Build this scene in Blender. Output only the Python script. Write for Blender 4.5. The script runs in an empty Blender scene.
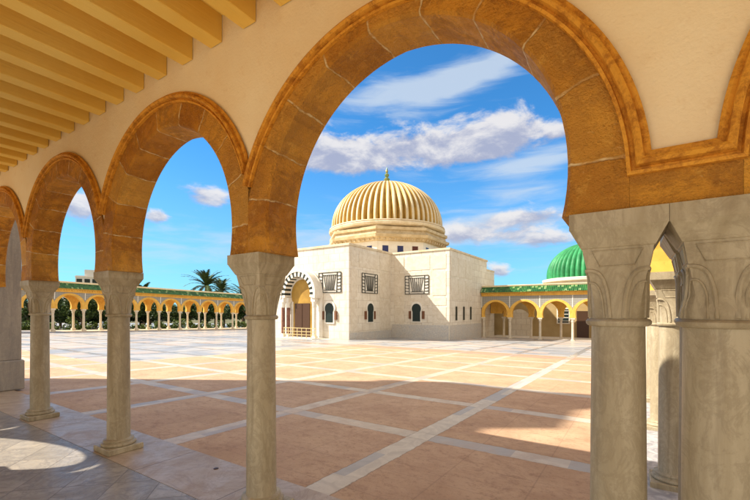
import bpy, math, random
from mathutils import Vector, Matrix
R = math.radians
PI = math.pi
rng = random.Random(7)
S = bpy.context.scene
COL = S.collection

# ------------------------------------------------------------------ camera
YAW = R(33.35)
cam_d = bpy.data.cameras.new('camera')
cam = bpy.data.objects.new('camera', cam_d); COL.objects.link(cam)
cam.location = (0, 0, 1.65); cam.rotation_euler = (R(90), 0, YAW)
cam_d.sensor_width = 36; cam_d.lens = 395 / 750 * 36
cam_d.shift_y = 60.6 / 750
cam_d.clip_start = 0.05; cam_d.clip_end = 3000
S.camera = cam

# ------------------------------------------------------------------ light
SUN_D = Vector((1, .72, -1.13)).normalized()        # the way the light travels
EL = math.asin(-SUN_D.z); AZ = math.atan2(-SUN_D.x, -SUN_D.y)
sd = bpy.data.lights.new('sun', 'SUN'); sd.energy = 3.8; sd.angle = R(.5); sd.color = (1, .92, .78)
sun = bpy.data.objects.new('sun', sd); COL.objects.link(sun)
sun.rotation_euler = SUN_D.to_track_quat('-Z', 'Y').to_euler(); sun.location = (-30, -20, 40)
S.view_settings.view_transform = 'Standard'; S.view_settings.look = 'None'
S.view_settings.exposure = 1.22; S.view_settings.gamma = 1
S.view_settings.use_curve_mapping = False

# ------------------------------------------------------------------ node helpers
class NT:
    def __init__(s, tree): s.t = tree; s.n = tree.nodes; s.l = tree.links
    def node(s, typ, **kw):
        n = s.n.new(typ)
        for k, v in kw.items(): setattr(n, k, v)
        return n
    def put(s, sock, v):
        if hasattr(v, 'is_output') or isinstance(v, bpy.types.NodeSocket): s.l.new(v, sock)
        elif isinstance(v, (tuple, list)):
            sock.default_value = (*v, 1) if len(v) == 3 and len(sock.default_value) == 4 else v
        else: sock.default_value = v
    def m(s, op, a, b=0.0, c=None, clamp=False):
        n = s.node('ShaderNodeMath', operation=op, use_clamp=clamp)
        s.put(n.inputs[0], a); s.put(n.inputs[1], b)
        if c is not None: s.put(n.inputs[2], c)
        return n.outputs[0]
    def coord(s, which='Object'): return s.node('ShaderNodeTexCoord').outputs[which]
    def xyz(s, v):
        n = s.node('ShaderNodeSeparateXYZ'); s.put(n.inputs[0], v); return n.outputs
    def comb(s, x, y, z):
        n = s.node('ShaderNodeCombineXYZ')
        for i, v in enumerate((x, y, z)): s.put(n.inputs[i], v)
        return n.outputs[0]
    def scale(s, v, k):
        n = s.node('ShaderNodeVectorMath', operation='MULTIPLY'); s.put(n.inputs[0], v); s.put(n.inputs[1], k); return n.outputs[0]
    def add(s, v, k):
        n = s.node('ShaderNodeVectorMath', operation='ADD'); s.put(n.inputs[0], v); s.put(n.inputs[1], k); return n.outputs[0]
    def noise(s, v, scale=5, detail=4, rough=.55, dist=0.0):
        n = s.node('ShaderNodeTexNoise'); s.put(n.inputs['Vector'], v)
        n.inputs['Scale'].default_value = scale; n.inputs['Detail'].default_value = detail
        n.inputs['Roughness'].default_value = rough; n.inputs['Distortion'].default_value = dist
        return n.outputs['Fac']
    def white(s, v):
        n = s.node('ShaderNodeTexWhiteNoise', noise_dimensions='3D'); s.put(n.inputs['Vector'], v); return n.outputs['Value']
    def mix(s, f, a, b, mode='MIX'):
        n = s.node('ShaderNodeMix', data_type='RGBA', blend_type=mode)
        s.put(n.inputs[0], f); s.put(n.inputs[6], a); s.put(n.inputs[7], b); return n.outputs[2]
    def ramp(s, f, lo, hi, a=0.0, b=1.0):
        n = s.node('ShaderNodeMapRange', interpolation_type='SMOOTHSTEP'); s.put(n.inputs[0], f)
        for i, v in enumerate((lo, hi, a, b)): s.put(n.inputs[i + 1], v)
        return n.outputs[0]
    def rnd(s): return s.node('ShaderNodeObjectInfo').outputs['Random']

def mat(name, build):
    m = bpy.data.materials.new(name); m.use_nodes = True
    t = NT(m.node_tree); b = m.node_tree.nodes['Principled BSDF']
    b.inputs['Specular IOR Level'].default_value = .3
    r = build(t, b)
    for k, v in r.items():
        if k == 'bump':
            h, dist, st = v
            n = t.node('ShaderNodeBump'); t.put(n.inputs['Height'], h)
            n.inputs['Distance'].default_value = dist; n.inputs['Strength'].default_value = st
            t.l.new(n.outputs[0], b.inputs['Normal'])
        else: t.put(b.inputs[k], v)
    return m

# ------------------------------------------------------------------ world: sky with clouds
w = bpy.data.worlds.new('World'); S.world = w; w.use_nodes = True
W = NT(w.node_tree); bg = w.node_tree.nodes['Background']
sky = W.node('ShaderNodeTexSky', sky_type='NISHITA', sun_disc=False)
sky.sun_elevation = EL; sky.sun_rotation = AZ; sky.air_density = 1.0; sky.dust_density = .3; sky.ozone_density = 3
bg.inputs[1].default_value = .085
gen = W.coord('Generated'); X, Y, Z = W.xyz(gen)
azim = W.m('ARCTAN2', X, Y); elev = W.m('ARCSINE', Z)
cv = W.comb(azim, W.m('MULTIPLY', elev, 1.9), 0)
n1 = W.noise(cv, 7.5, 12, .64, .3); n2 = W.noise(W.scale(cv, (1.0, 3.2, 1)), 6, 7, .6, .6)
n1u = W.noise(W.add(cv, (-.02, .06, 0)), 7.5, 12, .64, .3)
def skydir(px, py):
    k = (px - 375) / 395; mm = (310.6 - py) / 395
    return -YAW + math.atan(k), math.atan(mm / math.sqrt(1 + k * k))
def blobs(lst):
    tot = None; vt = None
    for px, py, hx, hy, tilt, amp in lst:
        a, e = skydir(px, py); a2, _ = skydir(px + hx, py); _, e2 = skydir(px, py - hy)
        da = W.m('DIVIDE', W.m('SUBTRACT', azim, a), abs(a2 - a))
        de = W.m('DIVIDE', W.m('SUBTRACT', W.m('SUBTRACT', elev, e), W.m('MULTIPLY', W.m('SUBTRACT', azim, a), tilt)), abs(e2 - e))
        q = W.m('ADD', W.m('MULTIPLY', da, da), W.m('MULTIPLY', de, de))
        g = W.m('MULTIPLY', W.m('EXPONENT', W.m('MULTIPLY', q, -1.0)), amp)
        tot = g if tot is None else W.m('ADD', tot, g)
        gv = W.m('MULTIPLY', g, de); vt = gv if vt is None else W.m('ADD', vt, gv)
    return tot, W.m('DIVIDE', vt, W.m('ADD', tot, .02))
cum, cvert = blobs([(345, 154, 50, 20, .0, 1.1), (428, 146, 56, 21, .0, 1.1), (508, 133, 38, 24, .0, 1.15), (470, 152, 40, 9, 0, .9), (330, 160, 30, 12, 0, .8),
             (206, 195, 28, 14, -.1, 1.1), (156, 216, 15, 9, 0, 1.1), (80, 204, 24, 17, 0, 1.2), (20, 235, 20, 12, 0, .8),
             (520, 217, 66, 8, .0, .8), (465, 234, 66, 10, 0, 1.0), (560, 130, 14, 8, 0, .9), (690, 200, 80, 16, 0, .9), (-120, 190, 60, 16, 0, 1), (500, 270, 12, 7, 0, .8),
             (540, 240, 40, 9, 0, .8)])
wis, _ = blobs([(400, 92, 75, 17, .10, 1.1), (480, 70, 70, 20, .2, 1.1), (540, 162, 60, 14, .12, 1.1), (520, 190, 70, 9, .0, .55), (430, 172, 90, 10, .0, .45),
             (350, 235, 90, 16, 0, .7), (300, 255, 70, 12, 0, .6), (500, 226, 110, 24, 0, .95), (400, 120, 120, 14, .05, .35), (200, 240, 120, 20, 0, .45), (60, 260, 160, 30, 0, .45), (540, 265, 120, 14, 0, .4), (330, 200, 40, 10, 0, .35)])
ca = W.ramp(W.m('ADD', cum, W.m('MULTIPLY', W.m('SUBTRACT', n1, .5), 2.5)), .30, .86)
wa = W.ramp(W.m('ADD', wis, W.m('MULTIPLY', W.m('SUBTRACT', n2, .5), 1.5)), .25, 1.2, 0, .85)
lit = W.ramp(W.m('ADD', W.m('MULTIPLY', cvert, .55), W.m('MULTIPLY', W.m('SUBTRACT', n1, n1u), 3.0)), -.5, .5)
cumcol = W.mix(lit, (2.2, 2.35, 3.1), (4.5, 4.35, 4.3))
tint = W.mix(1.0, sky.outputs[0], (.30, .82, 1.12), 'MULTIPLY')
hz = W.ramp(elev, .0, .42, 1, 0)
skyc = W.mix(W.m('MULTIPLY', hz, .42), tint, (2.1, 3.35, 4.2))
c1 = W.mix(W.m('MULTIPLY', wa, .85), skyc, (3.5, 3.95, 4.4))
c2 = W.mix(W.m('MULTIPLY', ca, .92), c1, cumcol)
rel = W.m('ABSOLUTE', W.m('ADD', azim, YAW)); rel = W.m('MINIMUM', rel, W.m('SUBTRACT', 2 * PI, rel))
away = W.m('MAXIMUM', W.ramp(elev, .68, .95), W.ramp(rel, 1.05, 1.4))
nb = W.noise(gen, 2.2, 7, .6, .3)
fill_cloud = W.m('MULTIPLY', away, W.ramp(nb, .36, .52))
c3 = W.mix(W.m('MULTIPLY', fill_cloud, .95), c2, (6.8, 5.8, 4.5))  # warm cloud cover added overhead and behind the camera as fill light
W.l.new(c3, bg.inputs[0])

# ------------------------------------------------------------------ mesh helpers
class MB:
    def __init__(s): s.v = []; s.f = []; s.mi = []; s.sm = []
    def add(s, vs, fs, mi=0, smooth=False):
        o = len(s.v); s.v += [tuple(p) for p in vs]
        for f in fs: s.f.append(tuple(i + o for i in f)); s.mi.append(mi); s.sm.append(smooth)
        return s
    def box(s, x0, x1, y0, y1, z0, z1, mi=0, bev=0):
        if bev:
            b = bev; vs = []; 
            rings = [(z0, b), (z0 + b, 0), (z1 - b, 0), (z1, b)]
            for z, i in rings:
                c = b - i
                vs += [(x0 + i + (0 if i else 0), y0 + i, z), (x1 - i, y0 + i, z), (x1 - i, y1 - i, z), (x0 + i, y1 - i, z)]
            fs = [(3, 2, 1, 0), (12, 13, 14, 15)]
            for r in range(3):
                for k in range(4): fs.append((r * 4 + k, r * 4 + (k + 1) % 4, r * 4 + 4 + (k + 1) % 4, r * 4 + 4 + k))
            return s.add(vs, fs, mi)
        vs = [(x0, y0, z0), (x1, y0, z0), (x1, y1, z0), (x0, y1, z0), (x0, y0, z1), (x1, y0, z1), (x1, y1, z1), (x0, y1, z1)]
        return s.add(vs, [(3, 2, 1, 0), (4, 5, 6, 7), (0, 1, 5, 4), (1, 2, 6, 5), (2, 3, 7, 6), (3, 0, 4, 7)], mi)
    def lathe(s, prof, n=32, c=(0, 0), mi=0, smooth=True, a0=0, cap=True):
        vs = []; fs = []
        for r, z in prof:
            for k in range(n):
                a = a0 + 2 * PI * k / n; vs.append((c[0] + r * math.cos(a), c[1] + r * math.sin(a), z))
        for i in range(len(prof) - 1):
            for k in range(n):
                k2 = (k + 1) % n; fs.append((i * n + k, i * n + k2, i * n + n + k2, i * n + n + k))
        s.add(vs, fs, mi, smooth)
        if cap:
            o = len(s.v) - n; s.f.append(tuple(range(o, o + n))); s.mi.append(mi); s.sm.append(False)
            o2 = o - n * (len(prof) - 1); s.f.append(tuple(range(o2 + n - 1, o2 - 1, -1))); s.mi.append(mi); s.sm.append(False)
        return s
    def tube(s, pts, r, n=6, mi=0, closed=False):
        pts = [Vector(p) for p in pts]; vs = []; fs = []
        rr = r if isinstance(r, (list, tuple)) else [r] * len(pts)
        for i, p in enumerate(pts):
            a = pts[max(i - 1, 0)]; b = pts[min(i + 1, len(pts) - 1)]
            if closed: a = pts[i - 1]; b = pts[(i + 1) % len(pts)]
            t = (b - a).normalized()
            if i == 0:
                up = Vector((0, 0, 1)) if abs(t.z) < .9 else Vector((1, 0, 0)); e1 = t.cross(up).normalized()
            else: e1 = (e1 - t * e1.dot(t)).normalized()
            e2 = t.cross(e1)
            for k in range(n):
                q = 2 * PI * k / n; vs.append(p + rr[i] * (math.cos(q) * e1 + math.sin(q) * e2))
        m = len(pts)
        for i in range(m if closed else m - 1):
            j = (i + 1) % m
            for k in range(n):
                k2 = (k + 1) % n; fs.append((i * n + k2, i * n + k, j * n + k, j * n + k2))
        if not closed: fs += [tuple(range(n)), tuple(range(m * n - 1, m * n - n - 1, -1))]
        return s.add(vs, fs, mi, True)
    def prism(s, poly, fn, v0, v1, mi=0):
        """poly = list of (u,z); fn(u,v,z) -> point; extruded from v0 to v1"""
        n = len(poly)
        vs = [fn(u, v0, z) for u, z in poly] + [fn(u, v1, z) for u, z in poly]
        fs = [tuple(range(n)), tuple(range(2 * n - 1, n - 1, -1))]
        for k in range(n): fs.append((k, n + k, n + (k + 1) % n, (k + 1) % n))
        return s.add(vs, fs, mi)
    def mesh(s, name, mats, sharp=40):
        me = bpy.data.meshes.new(name); me.from_pydata(s.v, [], s.f)
        for m in (mats if isinstance(mats, (list, tuple)) else [mats]): me.materials.append(m)
        me.polygons.foreach_set('material_index', s.mi); me.polygons.foreach_set('use_smooth', s.sm)
        me.update()
        if any(s.sm): me.set_sharp_from_angle(angle=R(sharp))
        return me
    def obj(s, name, mats, parent=None, loc=(0, 0, 0), rotz=0, sharp=40):
        return link(name, s.mesh(name, mats, sharp), parent, loc, rotz)

def link(name, me, parent=None, loc=(0, 0, 0), rotz=0):
    o = bpy.data.objects.new(name, me); COL.objects.link(o); o.parent = parent
    o.location = loc; o.rotation_euler = (0, 0, rotz); return o
def thing(name, label, cat, loc=(0, 0, 0), rotz=0, group=None):
    o = bpy.data.objects.new(name, None); COL.objects.link(o); o.empty_display_size = .2
    o.location = loc; o.rotation_euler = (0, 0, rotz); tag(o, label, cat, group); return o
def tag(o, label, cat, group=None):
    o['label'] = label; o['category'] = cat; o['kind'] = 'thing'
    if group: o['group'] = group
    return o
def struct(o): o['kind'] = 'structure'; return o
def dup(root, loc, rotz, label, group=None):
    r = root.copy(); COL.objects.link(r); r.location = loc; r.rotation_euler = (0, 0, rotz); r['label'] = label
    if group: r['group'] = group
    for ch in list(root.children):
        c = ch.copy(); COL.objects.link(c); c.parent = r
        for g in list(ch.children):
            d = g.copy(); COL.objects.link(d); d.parent = c
    return r

# ------------------------------------------------------------------ materials
def _plaster(t, b):
    o = t.coord(); n = t.noise(o, 1.3, 5, .6); f = t.noise(o, 55, 4, .6); g = t.noise(o, 9, 5, .65)
    c = t.mix(t.ramp(n, .3, .7), (.87, .71, .46), (.91, .79, .56))
    c = t.mix(t.ramp(g, .58, .75, 0, .3), c, (.70, .47, .22))
    return {'Base Color': c, 'Roughness': .85, 'bump': (t.m('ADD', f, t.m('MULTIPLY', g, 1.6)), .012, .32)}
M_plaster = mat('cream plaster', _plaster)
def _yellow(t, b):
    o = t.coord(); n = t.noise(o, 1.2, 5, .6); f = t.noise(t.scale(o, (40, 3, 40)), 1, 4, .6)
    c = t.mix(t.ramp(n, .3, .7), (.88, .56, .11), (.91, .66, .19))
    c = t.mix(t.ramp(f, .55, .8, 0, .25), c, (.55, .32, .08))
    return {'Base Color': c, 'Roughness': .6, 'bump': (t.m('ADD', f, n), .006, .5)}
M_yellow = mat('ochre painted beam', _yellow)
def _orange(joint_deg, far):
    def f(t, b):
        o = t.coord(); x, y, z = t.xyz(o); rv = t.rnd()
        o2 = t.add(o, t.comb(t.m('MULTIPLY', rv, 37), 0, t.m('MULTIPLY', rv, 11)))
        n = t.noise(o2, 2.2, 6, .65); g = t.noise(o2, 14, 6, .7); h = t.noise(o2, 70, 3, .6)
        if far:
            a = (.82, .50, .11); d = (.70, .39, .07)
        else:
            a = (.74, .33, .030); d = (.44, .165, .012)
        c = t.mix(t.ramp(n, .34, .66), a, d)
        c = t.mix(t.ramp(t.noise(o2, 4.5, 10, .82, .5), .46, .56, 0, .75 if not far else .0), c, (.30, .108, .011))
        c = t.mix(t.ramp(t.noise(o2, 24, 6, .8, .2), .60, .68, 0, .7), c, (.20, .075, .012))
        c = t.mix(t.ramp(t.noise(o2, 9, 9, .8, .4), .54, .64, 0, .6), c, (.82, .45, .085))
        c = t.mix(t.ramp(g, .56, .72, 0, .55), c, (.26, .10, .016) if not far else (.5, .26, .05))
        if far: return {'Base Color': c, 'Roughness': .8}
        ang = t.m('ARCTAN2', z, x)
        wob = t.m('MULTIPLY', t.m('SUBTRACT', t.noise(o2, 5, 3), .5), .05)
        s = t.m('DIVIDE', t.m('ADD', ang, wob), R(joint_deg))
        fr = t.m('ABSOLUTE', t.m('SUBTRACT', t.m('FRACT', s), .5))
        cell = t.white(t.comb(t.m('FLOOR', s), t.m('MULTIPLY', rv, 50), 0))
        low = t.m('GREATER_THAN', z, -.05)
        jn = t.m('MULTIPLY', t.ramp(t.m('ADD', fr, t.m('MULTIPLY', t.m('SUBTRACT', t.noise(o2, 16, 4, .7), .5), .035)), .472, .493), low)
        c = t.mix(t.m('MULTIPLY', t.m('SUBTRACT', 1, cell), .55), c, t.mix(t.m('FRACT', t.m('MULTIPLY', cell, 7.3)), (.42, .15, .014), (.84, .48, .10)))
        scr = t.ramp(t.noise(t.scale(o2, (9, 9, 22)), 1.6, 7, .72, 1.2), .63, .70)
        rad = t.m('SQRT', t.m('ADD', t.m('MULTIPLY', x, x), t.m('MULTIPLY', z, z)))
        drip = t.ramp(t.noise(t.comb(t.m('MULTIPLY', ang, 9), t.m('MULTIPLY', rad, 1.2), rv), 1.5, 5, .7), .52, .72)
        c = t.mix(t.m('MULTIPLY', drip, .35), c, (.22, .085, .018))
        c = t.mix(t.m('MULTIPLY', scr, .6), c, (.80, .52, .20))
        jb = t.ramp(t.noise(o2, 11, 3), .40, .62)
        c = t.mix(t.m('MULTIPLY', jn, t.m('ADD', t.m('MULTIPLY', jb, .75), .2)), c, (.86, .66, .36))
        hh = t.m('ADD', t.m('ADD', t.m('MULTIPLY', g, 1.6), h), t.m('ADD', t.m('MULTIPLY', n, 1.5), t.m('MULTIPLY', jn, -.5)))
        return {'Base Color': c, 'Roughness': t.ramp(g, .3, .7, .5, .8), 'bump': (hh, .03, .75)}
    return f
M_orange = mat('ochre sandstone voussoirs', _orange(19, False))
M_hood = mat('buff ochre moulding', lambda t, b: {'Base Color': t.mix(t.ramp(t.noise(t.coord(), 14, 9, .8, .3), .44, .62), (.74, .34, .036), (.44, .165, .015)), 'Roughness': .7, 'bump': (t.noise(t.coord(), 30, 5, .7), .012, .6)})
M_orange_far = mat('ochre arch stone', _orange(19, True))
def _marble(dark):
    def f(t, b):
        o = t.coord(); rv = t.rnd(); k = t.m('MULTIPLY', rv, 30)
        o2 = t.add(o, t.comb(k, 0, k))
        n = t.noise(t.scale(o2, (3.5, 3.5, .55)), 1.6, 6, .65, .6); v = t.noise(t.scale(o2, (2.5, 2.5, 1.4)), 3.2, 9, .74, 1.0)
        f_ = t.noise(o2, 90, 3, .6)
        A, B, C = ((.49, .42, .295), (.36, .295, .19), (.20, .155, .095)) if not dark else ((.42, .37, .31), (.30, .27, .24), (.22, .2, .19))
        c = t.mix(t.ramp(n, .32, .68), A, B)
        vein = t.m('ABSOLUTE', t.m('SUBTRACT', v, .5))
        c = t.mix(t.ramp(vein, .0, .07, .28, 0), c, C)
        st = t.noise(t.scale(o2, (9, 9, .5)), 1.5, 5, .6, .3); c = t.mix(t.ramp(st, .54, .68, 0, .4), c, C)
        c = t.mix(t.ramp(t.noise(o2, 4.2, 9, .78, .5), .54, .72, 0, .35), c, C)
        c = t.mix(t.ramp(t.noise(t.add(o2, (5, 5, 5)), 7, 9, .8, .3), .56, .70, 0, .25), c, (.72, .62, .46))
        return {'Base Color': c, 'Roughness': t.ramp(n, .3, .7, .38, .6), 'bump': (t.m('ADD', f_, t.m('MULTIPLY', n, 2)), .004, .4)}
    return f
M_col = mat('honed cream marble', _marble(False))
M_pier = mat('grey veined marble', _marble(True))
M_colfar = mat('pale column marble', lambda t, b: {'Base Color': t.mix(t.ramp(t.noise(t.coord(), 2), .3, .7), (.72, .64, .50), (.6, .52, .40)), 'Roughness': .6})

def _walk(t, b):
    o = t.coord(); x, y, z = t.xyz(o)
    u = t.m('MULTIPLY', t.m('ADD', x, y), .7071); v = t.m('MULTIPLY', t.m('SUBTRACT', x, y), .7071)
    su = t.m('DIVIDE', u, .42); sv = t.m('DIVIDE', v, .42)
    cell = t.white(t.comb(t.m('FLOOR', su), t.m('FLOOR', sv), 0)); k = t.m('MULTIPLY', cell, 40)
    o2 = t.add(o, t.comb(k, 0, k))
    n = t.noise(o2, 3.2, 7, .68, 1.4); v2 = t.m('ABSOLUTE', t.m('SUBTRACT', t.noise(o2, 2.2, 6, .65, 2.2), .5))
    c = t.mix(t.ramp(n, .3, .68), (.46, .40, .32), (.29, .26, .225))
    c = t.mix(t.ramp(v2, 0, .05, .55, 0), c, (.20, .18, .16))
    c = t.mix(t.m('MULTIPLY', cell, .45), c, (.22, .195, .17))
    e = t.m('MAXIMUM', t.m('ABSOLUTE', t.m('SUBTRACT', t.m('FRACT', su), .5)), t.m('ABSOLUTE', t.m('SUBTRACT', t.m('FRACT', sv), .5)))
    j = t.ramp(e, .489, .496); c = t.mix(t.m('MULTIPLY', j, .8), c, (.13, .11, .09))
    return {'Base Color': c, 'Roughness': t.ramp(n, .3, .7, .32, .5), 'Specular IOR Level': .3, 'bump': (t.m('ADD', t.m('MULTIPLY', j, -2), t.noise(o, 30, 3)), .003, .5)}
M_walk = mat('diagonal marble floor tiles', _walk)
def _strip(t, b):
    o = t.coord(); x, y, z = t.xyz(o)
    s = t.m('DIVIDE', t.m('ADD', x, .5), 1.27); cell = t.white(t.comb(t.m('FLOOR', s), 3, 0)); k = t.m('MULTIPLY', cell, 20)
    o2 = t.add(o, t.comb(k, k, 0)); n = t.noise(o2, 2, 7, .66, 1.6)
    v2 = t.m('ABSOLUTE', t.m('SUBTRACT', t.noise(o2, 1.5, 7, .68, 2.5), .5))
    c = t.mix(t.ramp(n, .3, .7), (.52, .42, .31), (.40, .30, .215))
    c = t.mix(t.ramp(v2, 0, .04, .5, 0), c, (.33, .24, .17))
    j = t.ramp(t.m('ABSOLUTE', t.m('SUBTRACT', t.m('FRACT', s), .5)), .492, .497)
    c = t.mix(t.m('MULTIPLY', j, .7), c, (.16, .12, .09))
    return {'Base Color': c, 'Roughness': t.ramp(n, .3, .7, .3, .5), 'bump': (t.m('ADD', n, t.m('MULTIPLY', j, -2)), .004, .4)}
M_strip = mat('worn marble kerb slabs', _strip)

def _court(t, b):
    o = t.coord(); x, y, z = t.xyz(o)
    def band(c, off, per, hw):
        s = t.m('DIVIDE', t.m('SUBTRACT', c, off), per)
        d = t.m('MULTIPLY', t.m('ABSOLUTE', t.m('SUBTRACT', t.m('FRACT', t.m('ADD', s, .5)), .5)), per)
        return t.m('LESS_THAN', d, hw), d, t.m('FLOOR', t.m('ADD', s, .5))
    wob = t.m('MULTIPLY', t.m('SUBTRACT', t.noise(o, 7, 6, .75), .5), .07)
    bx, dx, ix = band(t.m('ADD', x, wob), -2.47, 2.5, .155); by, dy, iy = band(t.m('ADD', y, wob), 4.94, 2.4, .155)
    isb = t.m('MAXIMUM', bx, by)
    # red-brown rough panels, cut in slabs
    sx = t.m('DIVIDE', x, .83); sy = t.m('DIVIDE', y, .6)
    pc = t.white(t.comb(t.m('FLOOR', sx), t.m('FLOOR', sy), 5))
    n = t.noise(o, 1.1, 7, .68, .4); g = t.noise(t.scale(o, (1, 1.3, 1)), 4.5, 9, .8, .4); h = t.noise(o, 55, 6, .8)
    p = t.mix(t.ramp(n, .3, .7), (.60, .40, .255), (.46, .285, .175))
    p = t.mix(t.ramp(g, .5, .66, 0, .7), p, (.33, .19, .115))
    p = t.mix(t.ramp(g, .28, .42, .45, 0), p, (.62, .44, .30))
    p = t.mix(t.ramp(t.noise(t.scale(o, (1, 1.4, 1)), 13, 9, .85, .3), .52, .64, 0, .7), p, (.27, .15, .085))
    p = t.mix(t.ramp(h, .58, .68, 0, .75), p, (.20, .11, .07))
    p = t.mix(t.m('MULTIPLY', pc, .22), p, (.52, .34, .19))
    je = t.m('MAXIMUM', t.m('ABSOLUTE', t.m('SUBTRACT', t.m('FRACT', sx), .5)), t.m('ABSOLUTE', t.m('SUBTRACT', t.m('FRACT', sy), .5)))
    p = t.mix(t.ramp(je, .488, .496, 0, .3), p, (.24, .15, .1))
    # marble bands, cut in lengths
    bi = t.white(t.comb(t.m('FLOOR', t.m('DIVIDE', x, .62)), t.m('FLOOR', t.m('DIVIDE', y, .8)), t.m('ADD', bx, 2)))
    k = t.m('MULTIPLY', bi, 15); mn = t.noise(t.add(o, t.comb(k, k, 0)), 2.6, 7, .66, 1.3)
    mb = t.mix(t.ramp(mn, .3, .7), (.68, .60, .48), (.52, .45, .36))
    mb = t.mix(t.m('MULTIPLY', t.m('GREATER_THAN', bi, .72), .6), mb, (.33, .33, .34))
    edge = t.m('MINIMUM', t.m('ABSOLUTE', t.m('SUBTRACT', dx, .155)), t.m('ABSOLUTE', t.m('SUBTRACT', dy, .155)))
    wear = t.ramp(t.noise(o, 2.6, 7, .75, .6), .34, .60, .65, 1)
    main = t.m('MULTIPLY', bx, t.m('LESS_THAN', t.m('ABSOLUTE', ix), .5))
    idr = t.m('MULTIPLY', t.white(t.comb(t.m('MULTIPLY', ix, bx), t.m('MULTIPLY', iy, by), 4)), .22)
    bf = t.m('MAXIMUM', main, t.m('SUBTRACT', t.m('MULTIPLY', isb, wear), t.m('MULTIPLY', idr, isb)))
    c = t.mix(bf, p, mb)
    c = t.mix(t.ramp(edge, .002, .009, .4, 0), c, (.2, .14, .1))
    # pale glare put into the colour, drawn as marble slabs towards the mausoleum door
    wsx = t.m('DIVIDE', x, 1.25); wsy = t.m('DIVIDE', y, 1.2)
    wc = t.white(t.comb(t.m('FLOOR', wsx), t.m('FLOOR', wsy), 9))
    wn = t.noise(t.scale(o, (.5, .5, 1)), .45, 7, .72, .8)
    glare_col = t.mix(t.ramp(wn, .38, .62), (.44, .43, .42), (.25, .275, .31))
    glare_col = t.mix(t.m('MULTIPLY', t.m('GREATER_THAN', wc, .70), .5), glare_col, (.56, .43, .34))
    glare_av = t.m('MULTIPLY', t.m('LESS_THAN', x, -15.0), t.m('GREATER_THAN', y, 6.15))
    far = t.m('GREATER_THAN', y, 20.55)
    wh = t.m('MAXIMUM', glare_av, far)
    c = t.mix(t.m('MULTIPLY', wh, .92), c, glare_col)
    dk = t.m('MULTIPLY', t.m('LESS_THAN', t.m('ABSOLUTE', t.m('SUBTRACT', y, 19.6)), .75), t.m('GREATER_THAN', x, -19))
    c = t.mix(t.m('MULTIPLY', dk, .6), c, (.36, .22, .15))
    rough = t.m('SUBTRACT', .72, t.m('ADD', t.m('MULTIPLY', isb, .25), t.m('MULTIPLY', wh, .28)), clamp=True)
    hh = t.m('ADD', t.m('MULTIPLY', t.m('ADD', g, h), t.m('SUBTRACT', 1.15, t.m('MAXIMUM', isb, wh))), t.ramp(edge, .0, .01, -1, 0))
    return {'Base Color': c, 'Roughness': rough, 'bump': (hh, .012, .55)}
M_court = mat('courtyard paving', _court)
M_rwalk = mat('mottled grey marble floor', lambda t, b: {'Base Color': t.mix(t.ramp(t.noise(t.coord(), 4.5, 7, .7, 1.5), .38, .62), (.56, .54, .53), (.30, .29, .31)), 'Roughness': .4})
M_bounce_terrace = mat('pale terrace paving', lambda t, b: {'Base Color': t.mix(t.ramp(t.noise(t.coord(), .6, 6, .7), .35, .65), (.62, .52, .38), (.50, .40, .28)), 'Roughness': .7})
M_earth = mat('dry garden ground', lambda t, b: {'Base Color': t.mix(t.ramp(t.noise(t.coord(), .2, 6, .7), .4, .6), (.16, .13, .07), (.07, .09, .03)), 'Roughness': .9})

def _maus(t, b):
    o = t.coord(); x, y, z = t.xyz(o)
    a = t.m('ADD', x, y); su = t.m('DIVIDE', a, 1.1); sz = t.m('DIVIDE', t.m('ADD', z, .0), .62)
    row = t.m('FLOOR', sz); su = t.m('ADD', su, t.m('MULTIPLY', t.m('FRACT', t.m('MULTIPLY', row, .5)), 1))
    cell = t.white(t.comb(t.m('FLOOR', su), row, 1)); n = t.noise(o, .9, 7, .68, .8); g = t.noise(o, 5, 6, .7, 1.2)
    c = t.mix(t.ramp(n, .3, .7), (.80, .75, .65), (.68, .61, .50))
    c = t.mix(t.m('MULTIPLY', cell, .40), c, (.58, .50, .39))
    c = t.mix(t.ramp(g, .5, .72, 0, .4), c, (.50, .40, .29))
    e = t.m('MAXIMUM', t.m('ABSOLUTE', t.m('SUBTRACT', t.m('FRACT', su), .5)), t.m('ABSOLUTE', t.m('SUBTRACT', t.m('FRACT', sz), .5)))
    c = t.mix(t.ramp(e, .46, .485, 0, .5), c, (.40, .32, .24))
    stn = t.noise(t.scale(o, (3.2, 3.2, .28)), 1.3, 7, .7); c = t.mix(t.ramp(stn, .54, .70, 0, .5), c, (.46, .38, .28))
    return {'Base Color': c, 'Roughness': .5, 'bump': (t.m('ADD', g, t.ramp(e, .47, .49, 0, -1)), .01, .4)}
M_maus = mat('cream marble cladding', _maus)
def _dado(t, b):
    o = t.coord(); n = t.noise(o, 9, 6, .75, 1.5); m_ = t.noise(o, 2, 4)
    c = t.mix(t.ramp(n, .38, .6), (.64, .60, .53), (.42, .41, .40))
    return {'Base Color': t.mix(t.ramp(m_, .4, .6, 0, .4), c, (.55, .48, .40)), 'Roughness': .45}
M_dado = mat('grey carved dado', _dado)
M_panel = mat('raised marble panel', lambda t, b: {'Base Color': t.mix(t.ramp(t.noise(t.coord(), 2.2, 6, .7, 1), .35, .65), (.72, .65, .54), (.62, .54, .42)), 'Roughness': .5})
M_stone = mat('cream carved stone', lambda t, b: {'Base Color': t.mix(t.ramp(t.noise(t.coord(), 1.2, 5, .65), .35, .65), (.70, .60, .44), (.58, .46, .29)), 'Roughness': .6})
M_cornice = mat('tan cornice stone', lambda t, b: {'Base Color': t.mix(t.ramp(t.noise(t.coord(), 1.5, 5, .65), .35, .65), (.62, .50, .32), (.48, .36, .20)), 'Roughness': .6})
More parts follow.
